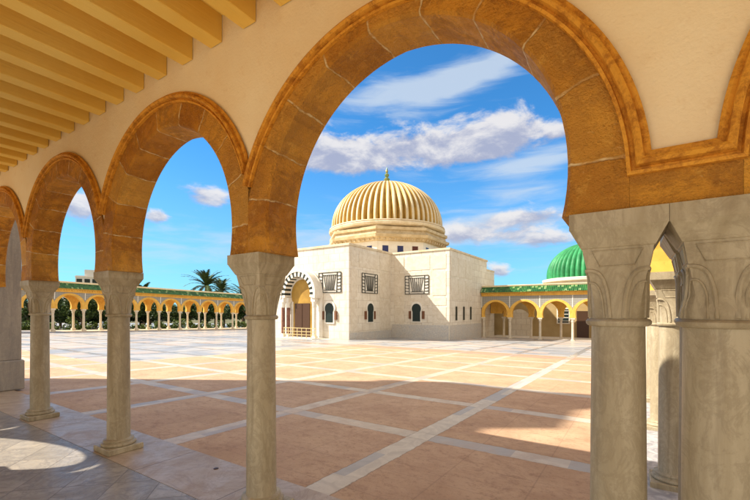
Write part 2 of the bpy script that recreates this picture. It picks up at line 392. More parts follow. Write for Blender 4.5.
M_white = mat('white marble', lambda t, b: {'Base Color': t.mix(t.ramp(t.noise(t.coord(), 2, 4), .3, .7), (.80, .76, .68), (.72, .67, .58)), 'Roughness': .5})
M_gold = mat('gilded dome flutes', lambda t, b: {'Base Color': t.mix(t.ramp(t.noise(t.coord(), .7, 5, .7), .3, .7), (.50, .30, .06), (.33, .19, .04)), 'Roughness': .45, 'Metallic': .15})
M_rib = mat('pale dome ribs', lambda t, b: {'Base Color': t.mix(t.ramp(t.noise(t.coord(), .8, 5, .7), .3, .7), (.68, .59, .41), (.54, .45, .29)), 'Roughness': .5})
M_final = mat('green gilded finial', lambda t, b: {'Base Color': t.mix(t.ramp(t.noise(t.coord(), 3, 3), .4, .6), (.40, .32, .10), (.16, .30, .16)), 'Roughness': .4, 'Metallic': .5})
M_black = mat('black ironwork', lambda t, b: {'Base Color': (.025, .03, .025), 'Roughness': .5})
M_glass = mat('dark window glass', lambda t, b: {'Base Color': (.018, .03, .028), 'Roughness': .3, 'Specular IOR Level': .25})
M_red = mat('red stained glass', lambda t, b: {'Base Color': (.09, .022, .014), 'Roughness': .25})
M_blue = mat('blue stained glass', lambda t, b: {'Base Color': (.02, .03, .12), 'Roughness': .25})
M_greyg = mat('grey stained glass', lambda t, b: {'Base Color': (.22, .22, .16), 'Roughness': .25})
M_wood = mat('brown wood', lambda t, b: {'Base Color': (.16, .065, .03), 'Roughness': .5})
M_door = mat('dark bronze door', lambda t, b: {'Base Color': (.07, .035, .02), 'Roughness': .4})
M_redcol = mat('red veined marble', lambda t, b: {'Base Color': t.mix(t.ramp(t.noise(t.coord(), 6, 5, .7), .35, .65), (.27, .13, .09), (.15, .06, .045)), 'Roughness': .35})
M_brass = mat('pale brass', lambda t, b: {'Base Color': (.62, .50, .26), 'Roughness': .4, 'Metallic': .3})
def _tile(t, b):
    o = t.coord(); x, y, z = t.xyz(o)
    s = t.m('DIVIDE', x, .16); cell = t.white(t.comb(t.m('FLOOR', s), t.m('FLOOR', t.m('DIVIDE', z, .17)), 0))
    c = t.mix(cell, (.012, .085, .030), (.05, .20, .055)); c = t.mix(t.m('GREATER_THAN', cell, .86), c, (.25, .38, .16))
    return {'Base Color': c, 'Roughness': .3, 'bump': (t.m('SINE', t.m('MULTIPLY', x, 2 * PI / .16)), .04, .8)}
M_tile = mat('green glazed roof tiles', _tile)
M_gdome = mat('green glazed dome', lambda t, b: {'Base Color': t.mix(t.ramp(t.noise(t.coord(), .9, 5, .7), .3, .7), (.045, .30, .11), (.022, .17, .06)), 'Roughness': .5})
def _spand(t, b):
    o = t.coord(); x, y, z = t.xyz(o)
    a = t.m('SINE', t.m('MULTIPLY', t.m('ADD', x, z), 2 * PI / .22)); d = t.m('SINE', t.m('MULTIPLY', t.m('SUBTRACT', x, z), 2 * PI / .22))
    f = t.ramp(t.m('MULTIPLY', a, d), -.3, .3)
    return {'Base Color': t.mix(f, (.20, .19, .17), (.42, .40, .35)), 'Roughness': .6}
M_spand = mat('grey lattice tile spandrel', _spand)
M_tanwall = mat('tan rendered wall', lambda t, b: {'Base Color': t.mix(t.ramp(t.noise(t.coord(), .8, 5), .3, .7), (.46, .34, .17), (.38, .27, .12)), 'Roughness': .8})
M_bark = mat('brown bark', lambda t, b: {'Base Color': t.mix(t.noise(t.coord(), 8, 5), (.10, .07, .045), (.20, .15, .10)), 'Roughness': .9})
def _leaf(c1, c2):
    def f(t, b):
        g = t.node('ShaderNodeNewGeometry').outputs['Random Per Island']
        return {'Base Color': t.mix(g, c1, c2), 'Roughness': .55}
    return f
M_leaf = mat('dark tree leaves', _leaf((.018, .045, .012), (.06, .105, .025)))
M_palm = mat('palm fronds', _leaf((.030, .062, .018), (.085, .12, .035)))
M_hedge = mat('garden shrub leaves', _leaf((.05, .10, .02), (.12, .17, .04)))
M_bwhite = mat('white apartment render', lambda t, b: {'Base Color': t.mix(t.noise(t.coord(), .3, 4), (.72, .70, .66), (.62, .6, .57)), 'Roughness': .8})

# ------------------------------------------------------------------ ground
SL = .028
def gz(y): return -.03 - SL * (y - 2.72)
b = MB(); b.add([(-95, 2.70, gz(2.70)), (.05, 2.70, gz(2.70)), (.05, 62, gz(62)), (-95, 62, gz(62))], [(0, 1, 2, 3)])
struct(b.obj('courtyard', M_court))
b = MB(); b.box(-15.2, 4.2, -1.2, 2.03, -.3, 0); struct(b.obj('walkway', M_walk))
b = MB(); b.add([(-60, -70, -.12), (60, -70, -.12), (60, -1.201, -.06), (-60, -1.201, -.06)], [(0, 1, 2, 3)]); struct(b.obj('bounce_terrace', M_bounce_terrace))  # unseen pale ground added to bounce sunlight up into the walkway
b = MB(); b.box(-15.2, .72, 2.036, 2.72, -.3, 0); struct(b.obj('kerb_strip', M_strip))
b = MB(); b.add([(.05, 2.74, gz(2.74) + .02), (4.2, 2.74, gz(2.74) + .02), (4.2, 45, gz(45) + .02), (.05, 45, gz(45) + .02), (.05, 2.74, -.3), (.05, 45, -2)],
               [(0, 1, 2, 3), (0, 3, 5, 4)]); struct(b.obj('side_walkway', M_rwalk))
b = MB(); b.add([(-2500, -2500, -2.4), (2500, -2500, -2.4), (2500, 2500, -2.4), (-2500, 2500, -2.4)], [(0, 1, 2, 3)])
struct(b.obj('ground', M_earth))
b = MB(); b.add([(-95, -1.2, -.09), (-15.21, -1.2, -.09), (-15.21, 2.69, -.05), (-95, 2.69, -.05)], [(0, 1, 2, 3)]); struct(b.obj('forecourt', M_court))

# ------------------------------------------------------------------ near arcade
SP = 2.54; DX = -.07; EXX = .312
BAYS = [-.05 - SP * (i + .5) for i in range(5)]          # bay centres, right to left
C0 = 1.655                                              # bay to the right of the corner pier
ZC, RI, RM0, RM1, Z0 = 2.34, 1.05, 1.29, 1.385, 2.10
YF, YB = 2.085, 2.415                                   # wall faces

PE = .05; DROP = .12
def pt(r, a):
    c, s = abs(math.cos(a)), math.sin(a); return -PE * c + math.sqrt((r + PE) ** 2 - (PE * s) ** 2)
def ext(r, a):
    return -DROP * math.sin(a) + math.sqrt(r * r - (DROP * math.cos(a)) ** 2)

def ring_mesh(name, lim_l, lim_r, ri, ro, zc, z0, v0, v1, mats, seg=56, cham=.016):
    """horseshoe ring about the arch centre (0,0); local u, v, z with z measured from zc"""
    t0 = math.asin(max(-.95, (z0 - zc) / ri))
    for _ in range(4): t0 = math.asin((z0 - zc) / pt(ri, t0))
    t1 = PI - t0
    I, O, C = [], [], []
    for k in range(seg + 1):
        a = t0 + (t1 - t0) * k / seg; c, s = math.cos(a), math.sin(a); lim = lim_r if c > 0 else lim_l
        q = pt(ri, a); I.append((q * c, q * s)); C.append(((q + cham) * c, max((q + cham) * s, z0 - zc)))
        if s < 0: O.append((math.copysign(min(ro, lim), c), max(ri * s, z0 - zc) if k not in (0, seg) else z0 - zc))
        else:
            r = ext(ro, a); r = r if abs(r * c) <= lim else lim / abs(c); O.append((r * c, r * s))
    vs = []; fs = []
    for k in range(seg + 1):
        (iu, iz), (cu, cz), (ou, oz) = I[k], C[k], O[k]
        vs += [(ou, v0, oz), (cu, v0, cz), (iu, v0 + cham, iz), (iu, v1 - cham, iz), (cu, v1, cz), (ou, v1, oz)]
    for k in range(seg):
        for j in range(6): fs.append((k * 6 + j, k * 6 + (j + 1) % 6, k * 6 + 6 + (j + 1) % 6, k * 6 + 6 + j))
    fs += [tuple(range(5, -1, -1)), tuple(range(seg * 6, seg * 6 + 6))]
    m = MB(); m.add(vs, fs); return m.mesh(name, mats)

def moulding_mesh(name, lim_l, lim_r, zc, vface, sgn, mats, end_l=None, end_r=None, seg=72):
    """beaded hood moulding swept round the extrados, proud of the face on the sgn side"""
    prof = [(RM0, 0), (RM0, .026), (RM0 + .014, .030), (RM0 + .020, .012), (RM0 + .030, .012), (RM0 + .036, .044), (RM0 + .050, .056), (RM0 + .064, .048),
            (RM0 + .068, .020), (RM0 + .082, .024), (RM1, .016), (RM1, 0)]
    def stop(lim):
        a = 0.0
        while ext(RM0 + .045, a) * math.cos(a) > lim - .001: a += .005
        return a
    tr = stop(lim_r) if end_r is None else end_r
    tl = stop(lim_l) if end_l is None else end_l
    vs = []; fs = []; n = len(prof)
    for k in range(seg + 1):
        a = tr + (PI - tl - tr) * k / seg
        for r, d in prof:
            q = ext(r, a); u = max(-lim_l, min(lim_r, q * math.cos(a))); vs.append((u, vface + sgn * d, q * math.sin(a)))
    rows = seg
    if end_r is not None:                                    # mitre into the level string moulding
        vs = [(r, vface + sgn * d, r - RM1) for r, d in prof] + vs; rows += 1
    if end_l is not None:
        vs += [(-r, vface + sgn * d, r - RM1) for r, d in prof]; rows += 1
    for k in range(rows):
        for j in range(n - 1):
            f = (k * n + j, k * n + j + 1, k * n + n + j + 1, k * n + n + j); fs.append(f if sgn < 0 else f[::-1])
    m = MB(); m.add(vs, fs, 0, True)
    for k in (0, rows): m.f.append(tuple(range(k * n, k * n + n))); m.mi.append(0); m.sm.append(False)
    return m.mesh(name, mats, 35)

def wall_mesh(name, centres, ro, zc, zp, ztop, v0, v1, u0, u1, mats, du=.03):
    us = []; u = u0
    while u < u1 - 1e-6: us.append(u); u += du
    us.append(u1)
    def zb(u):
        z = zp
        for c in centres:
            if abs(u - c) < ro: z = max(z, zc - DROP + math.sqrt(max(0, ro * ro - (u - c) ** 2)))
        return z
    vs = []; fs = []
    for u in us: z = zb(u); vs += [(u, v0, z), (u, v0, ztop), (u, v1, ztop), (u, v1, z)]
    for k in range(len(us) - 1):
        for j in range(4): fs.append((k * 4 + (j + 1) % 4, k * 4 + j, k * 4 + 4 + j, k * 4 + 4 + (j + 1) % 4))
    fs += [(0, 1, 2, 3), tuple(len(vs) - 4 + i for i in (3, 2, 1, 0))]
    m = MB(); m.add(vs, fs); return m.mesh(name, mats)

arc = thing('arcade', 'cream plastered foreground arcade with ochre stone arches and yellow beamed ceiling', 'arcade', (0, 0, 0))
H = SP / 2
DROP = .0
rm = ring_mesh('arch_ring', H - .0004, H - .0004, RI, RM0 + .01, ZC, Z0, YF, YB, M_orange)
DROP = .12
rmc = ring_mesh('arch_ring', H, RM1, RI, RM0 + .01, ZC, Z0, YF, YB, M_orange)
rm0 = ring_mesh('arch_ring', RM1, H, RI, RM0 + .01, ZC, Z0, YF, YB, M_orange)
DROP = .0
mm = moulding_mesh('hood_moulding', H, H, ZC, YF - .001, -1, M_hood)
DROP = .12
mmc = moulding_mesh('hood_moulding', H, RM1, ZC, YF - .001, -1, M_hood, end_r=0.0)
mm0 = moulding_mesh('hood_moulding', RM1, H, ZC, YF - .001, -1, M_hood, end_l=0.0)
def extrados(name, centres, v0, v1): pass
for i, c in enumerate(BAYS):
    link('arch_ring', rmc if i == 0 else rm, arc, (c, 0, ZC)); link('hood_moulding', mmc if i == 0 else mm, arc, (c, 0, ZC))
link('arch_ring', rm0, arc, (C0, 0, ZC)); link('hood_moulding', mm0, arc, (C0, 0, ZC))
pl, pr = BAYS[0] + RM0 + .01, C0 - RM0 - .01              # pier block between the two corner columns
b = MB(); b.box(pl - .001, pr + .001, YF, YB, Z0, ZC - .001); b.obj('pier_block', M_orange, arc)
pm = [(0, 0), (0, .026), (.014, .030), (.020, .012), (.030, .012), (.036, .044), (.050, .056), (.064, .048), (.068, .020), (.082, .024), (.095, .016), (.095, 0)]
b = MB(); vs = []; fs = []
for sgn_, cc in ((1, BAYS[0]), (-1, C0)):
    for dz, d in pm: vs.append((cc + sgn_ * (RM0 + dz), YF - .001 - d, ZC - .095 + dz))
n = len(pm)
for j in range(n - 1): fs.append((j, n + j, n + j + 1, j + 1))
b.add(vs, fs, 0, True); b.obj('string_moulding', M_hood, arc, sharp=35)
WALL_C = BAYS + [C0]
link('wall', wall_mesh('wall', WALL_C, RM1 - .03, ZC, ZC - .01, 4.30, YF + .010, YB - .01, BAYS[-1] - H, C0 + H + .4, M_plaster), arc)
# ceiling, beams and roof slab
bm_ = MB(); bm_.box(-.075, .075, -.22, 2.09, 3.93, 4.17, 0, .006); beam = bm_.mesh('ceiling_beam', M_yellow)
x = -2.92 - .09 - .43 * 27
while x < 3.4: link('ceiling_beam', beam, arc, (x, 0, 0)); x += .43
b = MB(); b.box(BAYS[-1] - H, 4.2, -.24, YB, 4.165, 4.50); b.obj('ceiling', M_yellow, arc)
b = MB(); b.box(BAYS[-1] - H - .1, 4.3, -.28, YB + .13, 4.505, 4.66); b.obj('roof', M_plaster, arc)

# columns
def capital(mb, sq=.19, rb=.122, z0=1.605):
    n = 64; vs = []; fs = []
    lv = [(z0, rb, 0), (z0 + .05, rb + .002, .12), (z0 + .11, .120, .35), (z0 + .16, .120, .6), (z0 + .205, .119, .82), (z0 + .235, .122, 1), (z0 + .335, .140, 1), (z0 + .338, .146, 1),
          (z0 + .418, .187, 1), (z0 + .421, sq, 1), (z0 + .495, sq, 1)]
    def rad(a, h, q):
        c, s = abs(math.cos(a)), abs(math.sin(a)); sqr = h / max(c, s); return h + (sqr - h) * q
    for z, h, q in lv:
        for k in range(n):
            a = PI / 4 + 2 * PI * k / n; r = rad(a, h, q); vs.append((r * math.cos(a), r * math.sin(a), z))
    for i in range(len(lv) - 1):
        for k in range(n):
            k2 = (k + 1) % n; fs.append((i * n + k, i * n + k2, i * n + n + k2, i * n + n + k))
    fs.append(tuple(len(vs) - n + k for k in range(n)))
    mb.add(vs, fs, 0, True)
    def surf(a, z, out=.0):
        for i in range(len(lv) - 1):
            if lv[i][0] <= z <= lv[i + 1][0]:
                f = (z - lv[i][0]) / (lv[i + 1][0] - lv[i][0]); r = rad(a, lv[i][1], lv[i][2]) * (1 - f) + rad(a, lv[i + 1][1], lv[i + 1][2]) * f
                return ((r + out) * math.cos(a), (r + out) * math.sin(a), z)
        r = rad(a, lv[-1][1], 1); return (r * math.cos(a), r * math.sin(a), z)
    for q in range(4):
        ac = PI / 4 + q * PI / 2
        for hw, top, rr in ((32, .222, .0095), (20, .165, .0055)):
            pts = []
            for k in range(25):
                f = -1 + 2 * k / 24; z = z0 + .012 + top * (1 - abs(f) ** 2.6) ** .6 if abs(f) < 1 else z0 + .012
                pts.append(surf(ac + R(hw) * f, z, .001))
            mb.tube(pts, rr, 6)
        af = q * PI / 2                                   # sunk trapezoid drawn by a raised fillet on each face
        def fp(t, z):
            p = surf(af, z, .0); h = math.hypot(p[0], p[1]); return (h * math.cos(af) - t * math.sin(af), h * math.sin(af) + t * math.cos(af), z)
        mb.tube([fp(-.100, z0 + .322), fp(.100, z0 + .322), fp(.068, z0 + .252), fp(-.068, z0 + .252)], .004, 5, closed=True)
    return mb
def make_column(name, label, r0=.121, r1=.112, loc=(0, 0, 0), group=None):
    t = thing(name, label, 'column', loc, 0, group)
    prof = [(r0 + .004, .145), (r0, .165)] + [(r0 + (r1 - r0) * (k / 12) ** 1.4, .165 + 1.42 * k / 12) for k in range(1, 13)]
    b = MB(); b.lathe(prof, 40); b.obj('shaft', M_col, t)
    b = MB(); b.box(-.19, .19, -.19, .19, 0, .068, 0, .008); b.obj('plinth', M_col, t)
    b = MB(); k = r0 - .121
    b.lathe([(.168 + k, .0685), (.178 + k, .078), (.180 + k, .090), (.172 + k, .104), (.155 + k, .108), (.150 + k, .118), (.158 + k, .126), (.155 + k, .138), (.138 + k, .144), (r0, .150)], 40); b.obj('base_ring', M_col, t)
    b = MB(); k = r1 - .112
    b.lathe([(r1, 1.575), (.128 + k, 1.578), (.136 + k, 1.588), (.137 + k, 1.600), (.128 + k, 1.610), (.118 + k, 1.612)], 40); b.obj('collar', M_col, t)
    b = MB(); capital(b, rb=.118 + k); b.obj('capital', M_col, t, sharp=30)
    return t
G1 = 'columns of the foreground arcade'
YC = 2.25
colA = make_column('column', 'cream marble column under the left end of the biggest arch, reaching the photo bottom', loc=(-.05 - SP, YC - .03, 0), group=G1)
dup(colA, (DX, YC, 0), 0, 'left column of the corner pair carrying the biggest arch', G1)
dup(colA, (-.05 - 2 * SP, YC, 0), 0, 'cream marble column on square plinth beside the sunlit floor patch, second from left', G1)
dup(colA, (-.05 - 3 * SP, YC, 0), 0, 'slim looking cream column next to the grey marble pier', G1)
for a, x in ((0, EXX),):
    make_column('column', 'stout right column of the corner pair, cut by the right photo edge', .141, .134, (x, YC, 0), G1)
dup(colA, (EXX, YC + .41, 0), 0, 'column hidden just behind the stout corner column', G1)
b = MB(); b.lathe([(.026, .001), (.026, .004), (.020, .007), (.004, .0075)], 20, (0, 0))
tag(b.obj('drain_cap', M_door, None, (-3.65, 2.53, 0)), 'small round dark cap set in the pale marble kerb', 'drain cap')
# end pier
b = MB(); px0 = BAYS[3] - .22
pier = thing('end_pier', 'square grey marble pier closing the foreground arcade at left', 'pier', (-11.12, 2.45, 0))
b = MB(); b.box(-.35, .35, -.40, .40, .62, 4.3, 0, .01); b.obj('shaft', M_pier, pier)
b = MB(); b.box(-.39, .39, -.44, .44, 0, .619, 0, .02); b.obj('plinth', M_pier, pier)

# back colonnade of the walkway, behind the photographer
YK = -.12
back = thing('back_arcade', 'plastered back wall of the walkway with open arches, behind the viewer', 'arcade', (0, YK - YB, 0))
rb_ = ring_mesh('arch_ring', H, H, RI, RM0 + .01, ZC, Z0, YB - .12, YB, M_orange)
BK = [-8.5 + SP * i for i in range(5, -3, -1)]
BK = [c for c in BK if abs(c + 5.96) > .1]             # one unseen bay filled in, added to block a second sun patch
b = MB(); b.box(-5.96 - H + .1, -5.96 + H - .1, YB - .105, YB - .015, 0, ZC - .012); b.obj('sun_blocker', M_plaster, back)
for c in BK: link('arch_ring', rb_, back, (c, 0, ZC))
link('wall', wall_mesh('wall', BK, RM1 - .03, ZC, ZC - .01, 4.16, YB - .11, YB - .01, BK[-1] - H, BK[0] + H, M_plaster), back)
for c in BK[:-1] + [-5.96]: dup(colA, (c - H, YK - .06, 0), 0, 'column of the back wall arches behind the viewer', 'columns behind the viewer')

# minaret behind the walkway (its shade crosses the court)
mn = thing('minaret', 'tall square minaret behind the walkway, outside the picture', 'minaret', (-20.2, -4.6, -.3))
b = MB(); b.box(-1.6, 1.6, -1.6, 1.6, 0, 18.4, 0, .05); b.box(-1.75, 1.75, -1.75, 1.75, 18.4, 19.0, 0, .05); b.box(-1.6, 1.6, -1.6, 1.6, 19.0, 20.2, 0, .05); b.obj('wall', M_maus, mn)
b = MB(); b.lathe([(1.0, 20.2), (1.05, 21), (.7, 22), (.05, 22.6)], 24); b.obj('dome', M_gold, mn)

# ------------------------------------------------------------------ courtyard wings
def wing(name, label, loc, rotz, tilt, n, sp, rear, z_roof, ri, ro, zc, z0, shift=0.0):
    """local u along the wing, v away from the court, front face at v=0"""
    t = thing(name, label, 'arcade', loc, rotz); t.rotation_mode = 'QUATERNION'
    t.rotation_quaternion = (Matrix.Rotation(rotz, 3, 'Z') @ Matrix.Rotation(tilt, 3, 'Y')).to_quaternion()
    h = sp / 2; th = .34; cs = [sp * (i + .5) for i in range(n)]
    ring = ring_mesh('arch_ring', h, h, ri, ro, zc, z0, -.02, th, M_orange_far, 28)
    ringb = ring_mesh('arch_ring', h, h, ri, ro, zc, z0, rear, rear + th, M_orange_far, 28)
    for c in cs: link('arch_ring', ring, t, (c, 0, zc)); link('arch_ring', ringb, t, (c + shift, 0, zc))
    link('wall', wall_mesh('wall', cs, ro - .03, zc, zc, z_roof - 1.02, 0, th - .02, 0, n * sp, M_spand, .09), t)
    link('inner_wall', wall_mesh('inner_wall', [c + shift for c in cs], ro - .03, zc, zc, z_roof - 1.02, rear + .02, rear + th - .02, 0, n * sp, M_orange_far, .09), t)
    b = MB(); b.box(0, n * sp, -.06, rear + th + .05, z_roof - 1.018, z_roof - .93); b.box(0, n * sp, -.10, -.02, z_roof - .928, z_roof - .74)
    for k in range(int(n * sp / .22)): b.box(k * .22, k * .22 + .11, -.17, -.101, z_roof - .90, z_roof - .76)
    b.box(0, n * sp, -.24, .2, z_roof - .738, z_roof - .62); b.obj('cornice', M_orange_far, t)
    b = MB(); L = n * sp
    b.add([(0, -.42, z_roof - .62), (L, -.42, z_roof - .62), (L, .18, z_roof - .10), (0, .18, z_roof - .10), (0, -.42, z_roof - .66), (L, -.42, z_roof - .66)],
          [(0, 1, 2, 3), (4, 5, 1, 0)]); b.add([(0, -.42, z_roof - .66), (L, -.42, z_roof - .66), (L, -.1, z_roof - .617), (0, -.1, z_roof - .617)], [(3, 2, 1, 0)])
    b.obj('tile_eave', M_tile, t)
    b = MB(); b.box(0, L, .181, rear + th + .05, z_roof - .62, z_roof); b.box(0, L, .10, .30, z_roof + .002, z_roof + .06); b.obj('roof', M_plaster, t)
    b = MB(); b.box(-.035, .035, -.024, -.001, zc + .62, z_roof - 1.03); me = b.mesh('spandrel_strip', M_white)
    for i in range(n + 1): link('spandrel_strip', me, t, (i * sp, 0, 0))
    return t
def far_column(label, group):
    t = thing('column', label, 'column', (0, 0, -60), 0, group)
    b = MB(); b.lathe([(.115, .16), (.105, 1.70)], 12); b.obj('shaft', M_colfar, t)
    b = MB(); b.box(-.17, .17, -.17, .17, -.12, .10); b.lathe([(.16, .10), (.15, .15), (.115, .16)], 12); b.obj('plinth', M_colfar, t)
    b = MB(); b.lathe([(.105, 1.66), (.14, 1.70), (.12, 1.74), (.16, 1.95)], 12); b.box(-.19, .19, -.17, .17, 1.951, 2.10); b.obj('capital', M_colfar, t)
    return t
def place(proto, first, loc, label, group):
    if first: proto.location = loc; proto['label'] = label; proto['group'] = group
    else: dup(proto, loc, 0, label, group)

# left wing along +y at x = -46.6, facing +x
LX, LY0, LT = -46.6, 2.0, .024
LZ0 = -.28 + LT * 14                                       # level at u=0: foot about -.28 at y=16
NB = 20; LS = 2.54
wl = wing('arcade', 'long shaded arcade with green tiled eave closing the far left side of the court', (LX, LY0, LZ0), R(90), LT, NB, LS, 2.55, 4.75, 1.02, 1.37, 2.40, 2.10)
fc = far_column('', ''); used = False
def zl(u): return LZ0 - LT * u
for i in range(NB + 1):
    u = i * LS
    place(fc, not used, (LX - .16, LY0 + u, zl(u)), 'slim pale column in the front row of the far left arcade', 'front columns of the far left arcade'); used = True
    dup(fc, (LX - 2.7, LY0 + u, zl(u)), 0, 'slim pale column in the back row of the far left arcade', 'back columns of the far left arcade')
b = MB(); L = NB * LS
b.add([(LX + .5, LY0, zl(0) - .12), (LX + .5, LY0 + L, zl(L) - .12), (LX - 3.4, LY0 + L, zl(L) - .12), (LX - 3.4, LY0, zl(0) - .12)] +
      [(LX + .5, LY0, -3), (LX + .5, LY0 + L, -3), (LX - 3.4, LY0 + L, -3), (LX - 3.4, LY0, -3)],
      [(0, 1, 2, 3), (0, 4, 5, 1), (2, 6, 7, 3), (1, 5, 6, 2), (0, 3, 7, 4)]); struct(b.obj('arcade_platform', M_stone))

# wing across the far right, facing -y at y = 39.2
FY, FS = 39.3, 2.76; FZ = -1.10
NF = 5
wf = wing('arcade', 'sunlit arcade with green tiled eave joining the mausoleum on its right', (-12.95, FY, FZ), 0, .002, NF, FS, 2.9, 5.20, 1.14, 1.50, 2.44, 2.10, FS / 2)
for i in range(NF + 1):
    dup(fc, (-12.95 + i * FS + (.16 if i == 0 else 0), FY + .16, FZ), 0, 'sunlit pale column in the front row beside the mausoleum', 'front columns of the sunlit arcade')
    dup(fc, (-12.95 + i * FS + FS / 2, FY + 3.06, FZ), 0, 'pale column in the inner row of the sunlit arcade', 'inner columns of the sunlit arcade')
bw = thing('back_wall', 'tan wall with windows and a door at the back of the sunlit arcade', 'wall', (0, FY + 5.6, FZ))
b = MB(); b.box(-18, 4.2, 0, .3, -.1, 4.2); b.obj('wall', M_tanwall, bw)
def wbox(parent, x, z0, z1, hw, name, mt, fr=M_white):
    b = MB(); b.box(x - hw - .12, x + hw + .12, -.07, -.002, z0 - .12, z1 + .12); o = b.obj(name, fr, parent)
    b = MB(); b.box(x - hw, x + hw, -.09, -.071, z0, z1); b.obj('pane' if name == 'window' else 'leaf', mt, o)
    if name == 'window':
        b = MB()
        for k in range(4): zz = z0 + (z1 - z0) * (k + .5) / 4; b.box(x - hw, x + hw, -.11, -.091, zz - .03, zz + .03)
        b.obj('bar', M_white, o)
wbox(bw, -6.2, 1.5, 2.9, .5, 'window', M_glass); wbox(bw, -4.4, .0, 2.7, .55, 'door', M_door, M_tanwall); wbox(bw, 1.2, .9, 2.5, .5, 'window', M_glass)
b = MB(); b.prism([(-10.6 + 1.15 * math.cos(a), 1.75 + 1.15 * math.sin(a)) for a in [PI * k / 16 for k in range(17)]] + [(-11.75, 0), (-9.45, 0)], lambda u, v, z: (u, v, z), -.05, -.003)
b.obj('blind_arch', M_maus, bw)
b = MB(); b.box(-13.0, 4.4, FY - .5, FY + 6, -3, FZ - .0); struct(b.obj('arcade_floor', M_white))

# right wing along +y, facing -x, from the corner pier
RY = YC + .41
RT = .028; RW_S = 2.5; NR = 14
wr = wing('arcade', 'sunlit ochre arcade seen end on through the gap beside the corner column', (EXX - .17, RY + RW_S * NR, gz(RY + RW_S * NR) + .02), R(-90), -RT, NR, RW_S, 2.7, 4.70, 1.02, 1.37, 2.36, 2.10)
for i in range(1, NR + 1):
    y = RY + i * RW_S
    if i == 1: dup(colA, (EXX, y - .3, gz(y) + .02), 0, 'pale column with lit left side behind the gap in the corner pair', 'columns of the end on arcade')
    elif i <= 3: dup(colA, (EXX, y - .3, gz(y) + .02), 0, 'sunlit column far behind the gap in the corner pair', 'columns of the end on arcade')
    else: dup(fc, (EXX, y, gz(y) + .02), 0, 'small column at the far end of the end on arcade', 'far columns of the end on arcade')

# ------------------------------------------------------------------ mausoleum
MX, MY = -23.1, 37.5
mz = -1.3
ma = thing('mausoleum', 'cream marble mausoleum with ribbed golden dome in the middle of the court', 'mausoleum', (MX, MY, 0))
TOP = 6.77
X1, X2 = 4.45, 10.1            # half widths of the front block and of the cross arm
Y1, Y2 = -12.87, -6.4          # front face and arm face
def seg_box(x0, x1, y0, y1, top):
    b = MB(); b.box(x0, x1, y0, y1, mz - .5, top); return b
b = seg_box(-X1, X1, Y1, -Y1, TOP); b.box(-X2, -X1 - .001, Y2, 3.6, mz - .5, TOP - .004); b.box(X1 + .001, X2, Y2, 3.6, mz - .5, TOP - .004)
b.box(X1 + .001, X2 - .02, 3.601, 6.3, mz - .5, TOP - .9); b.obj('wall', M_maus, ma)
# coping
cp = MB()
def rim(x0, x1, y0, y1, z, h=.16, o=.09):
    cp.box(x0 - o, x1 + o, y0 - o, y1 + o, z, z + h)
rim(-X1, X1, Y1, -Y1, TOP + .002, .17); rim(-X2, -X1 - .2, Y2, 3.6, TOP + .001, .165); rim(X1 + .2, X2, Y2, 3.6, TOP + .001, .165); rim(X1 + .2, X2 - .1, 3.75, 6.3, TOP - .89, .14)
cp.obj('coping', M_stone, ma)
# dado
d = MB(); zd0, zd1 = mz - .4, .40
d.box(X1 + .06, X2 - .06, Y2 - .035, Y2 - .002, zd0, zd1)
d.box(X1 + .002, X1 + .035, Y1 + .06, Y2 - .06, zd0, zd1 - .5)
d.box(X2 + .002, X2 + .03, Y2 + .06, 1.7, zd0, zd1)
d.obj('dado', M_dado, ma)
# raised panels on the recessed faces
pn = MB()
for (u0, u1) in ((4.75, 5.75), (6.0, 8.3), (8.55, 9.8)):
    for (z0, z1) in ((.50, 1.95), (2.10, 2.75), (2.95, 5.0), (5.2, 6.45)):
        if (u0, z0) in ((6.0, .5), (6.0, 2.95)): continue
        pn.box(u0, u1, Y2 - .03, Y2 - .002, z0, z1, 0, .006)
for (u0, u1) in ((-12.6, -11.8), (-11.5, -8.7), (-8.4, -6.7)):
    for (z0, z1) in ((-.0, 2.55), (2.75, 5.0), (5.2, 6.45)):
        if u0 == -11.5 and z0 < 4: continue
        pn.box(X1 + .002, X1 + .028, u0, u1, z0, z1, 0, .006)
for (u0, u1) in ((-6.1, -4.6), (-4.4, -2.8), (-2.6, -.9)):
    for (z0, z1) in ((2.6, 4.4), (4.6, 6.3)): pn.box(X2 + .002, X2 + .025, u0, u1, z0, z1, 0, .006)
pn.obj('wall_panels', M_panel, ma)
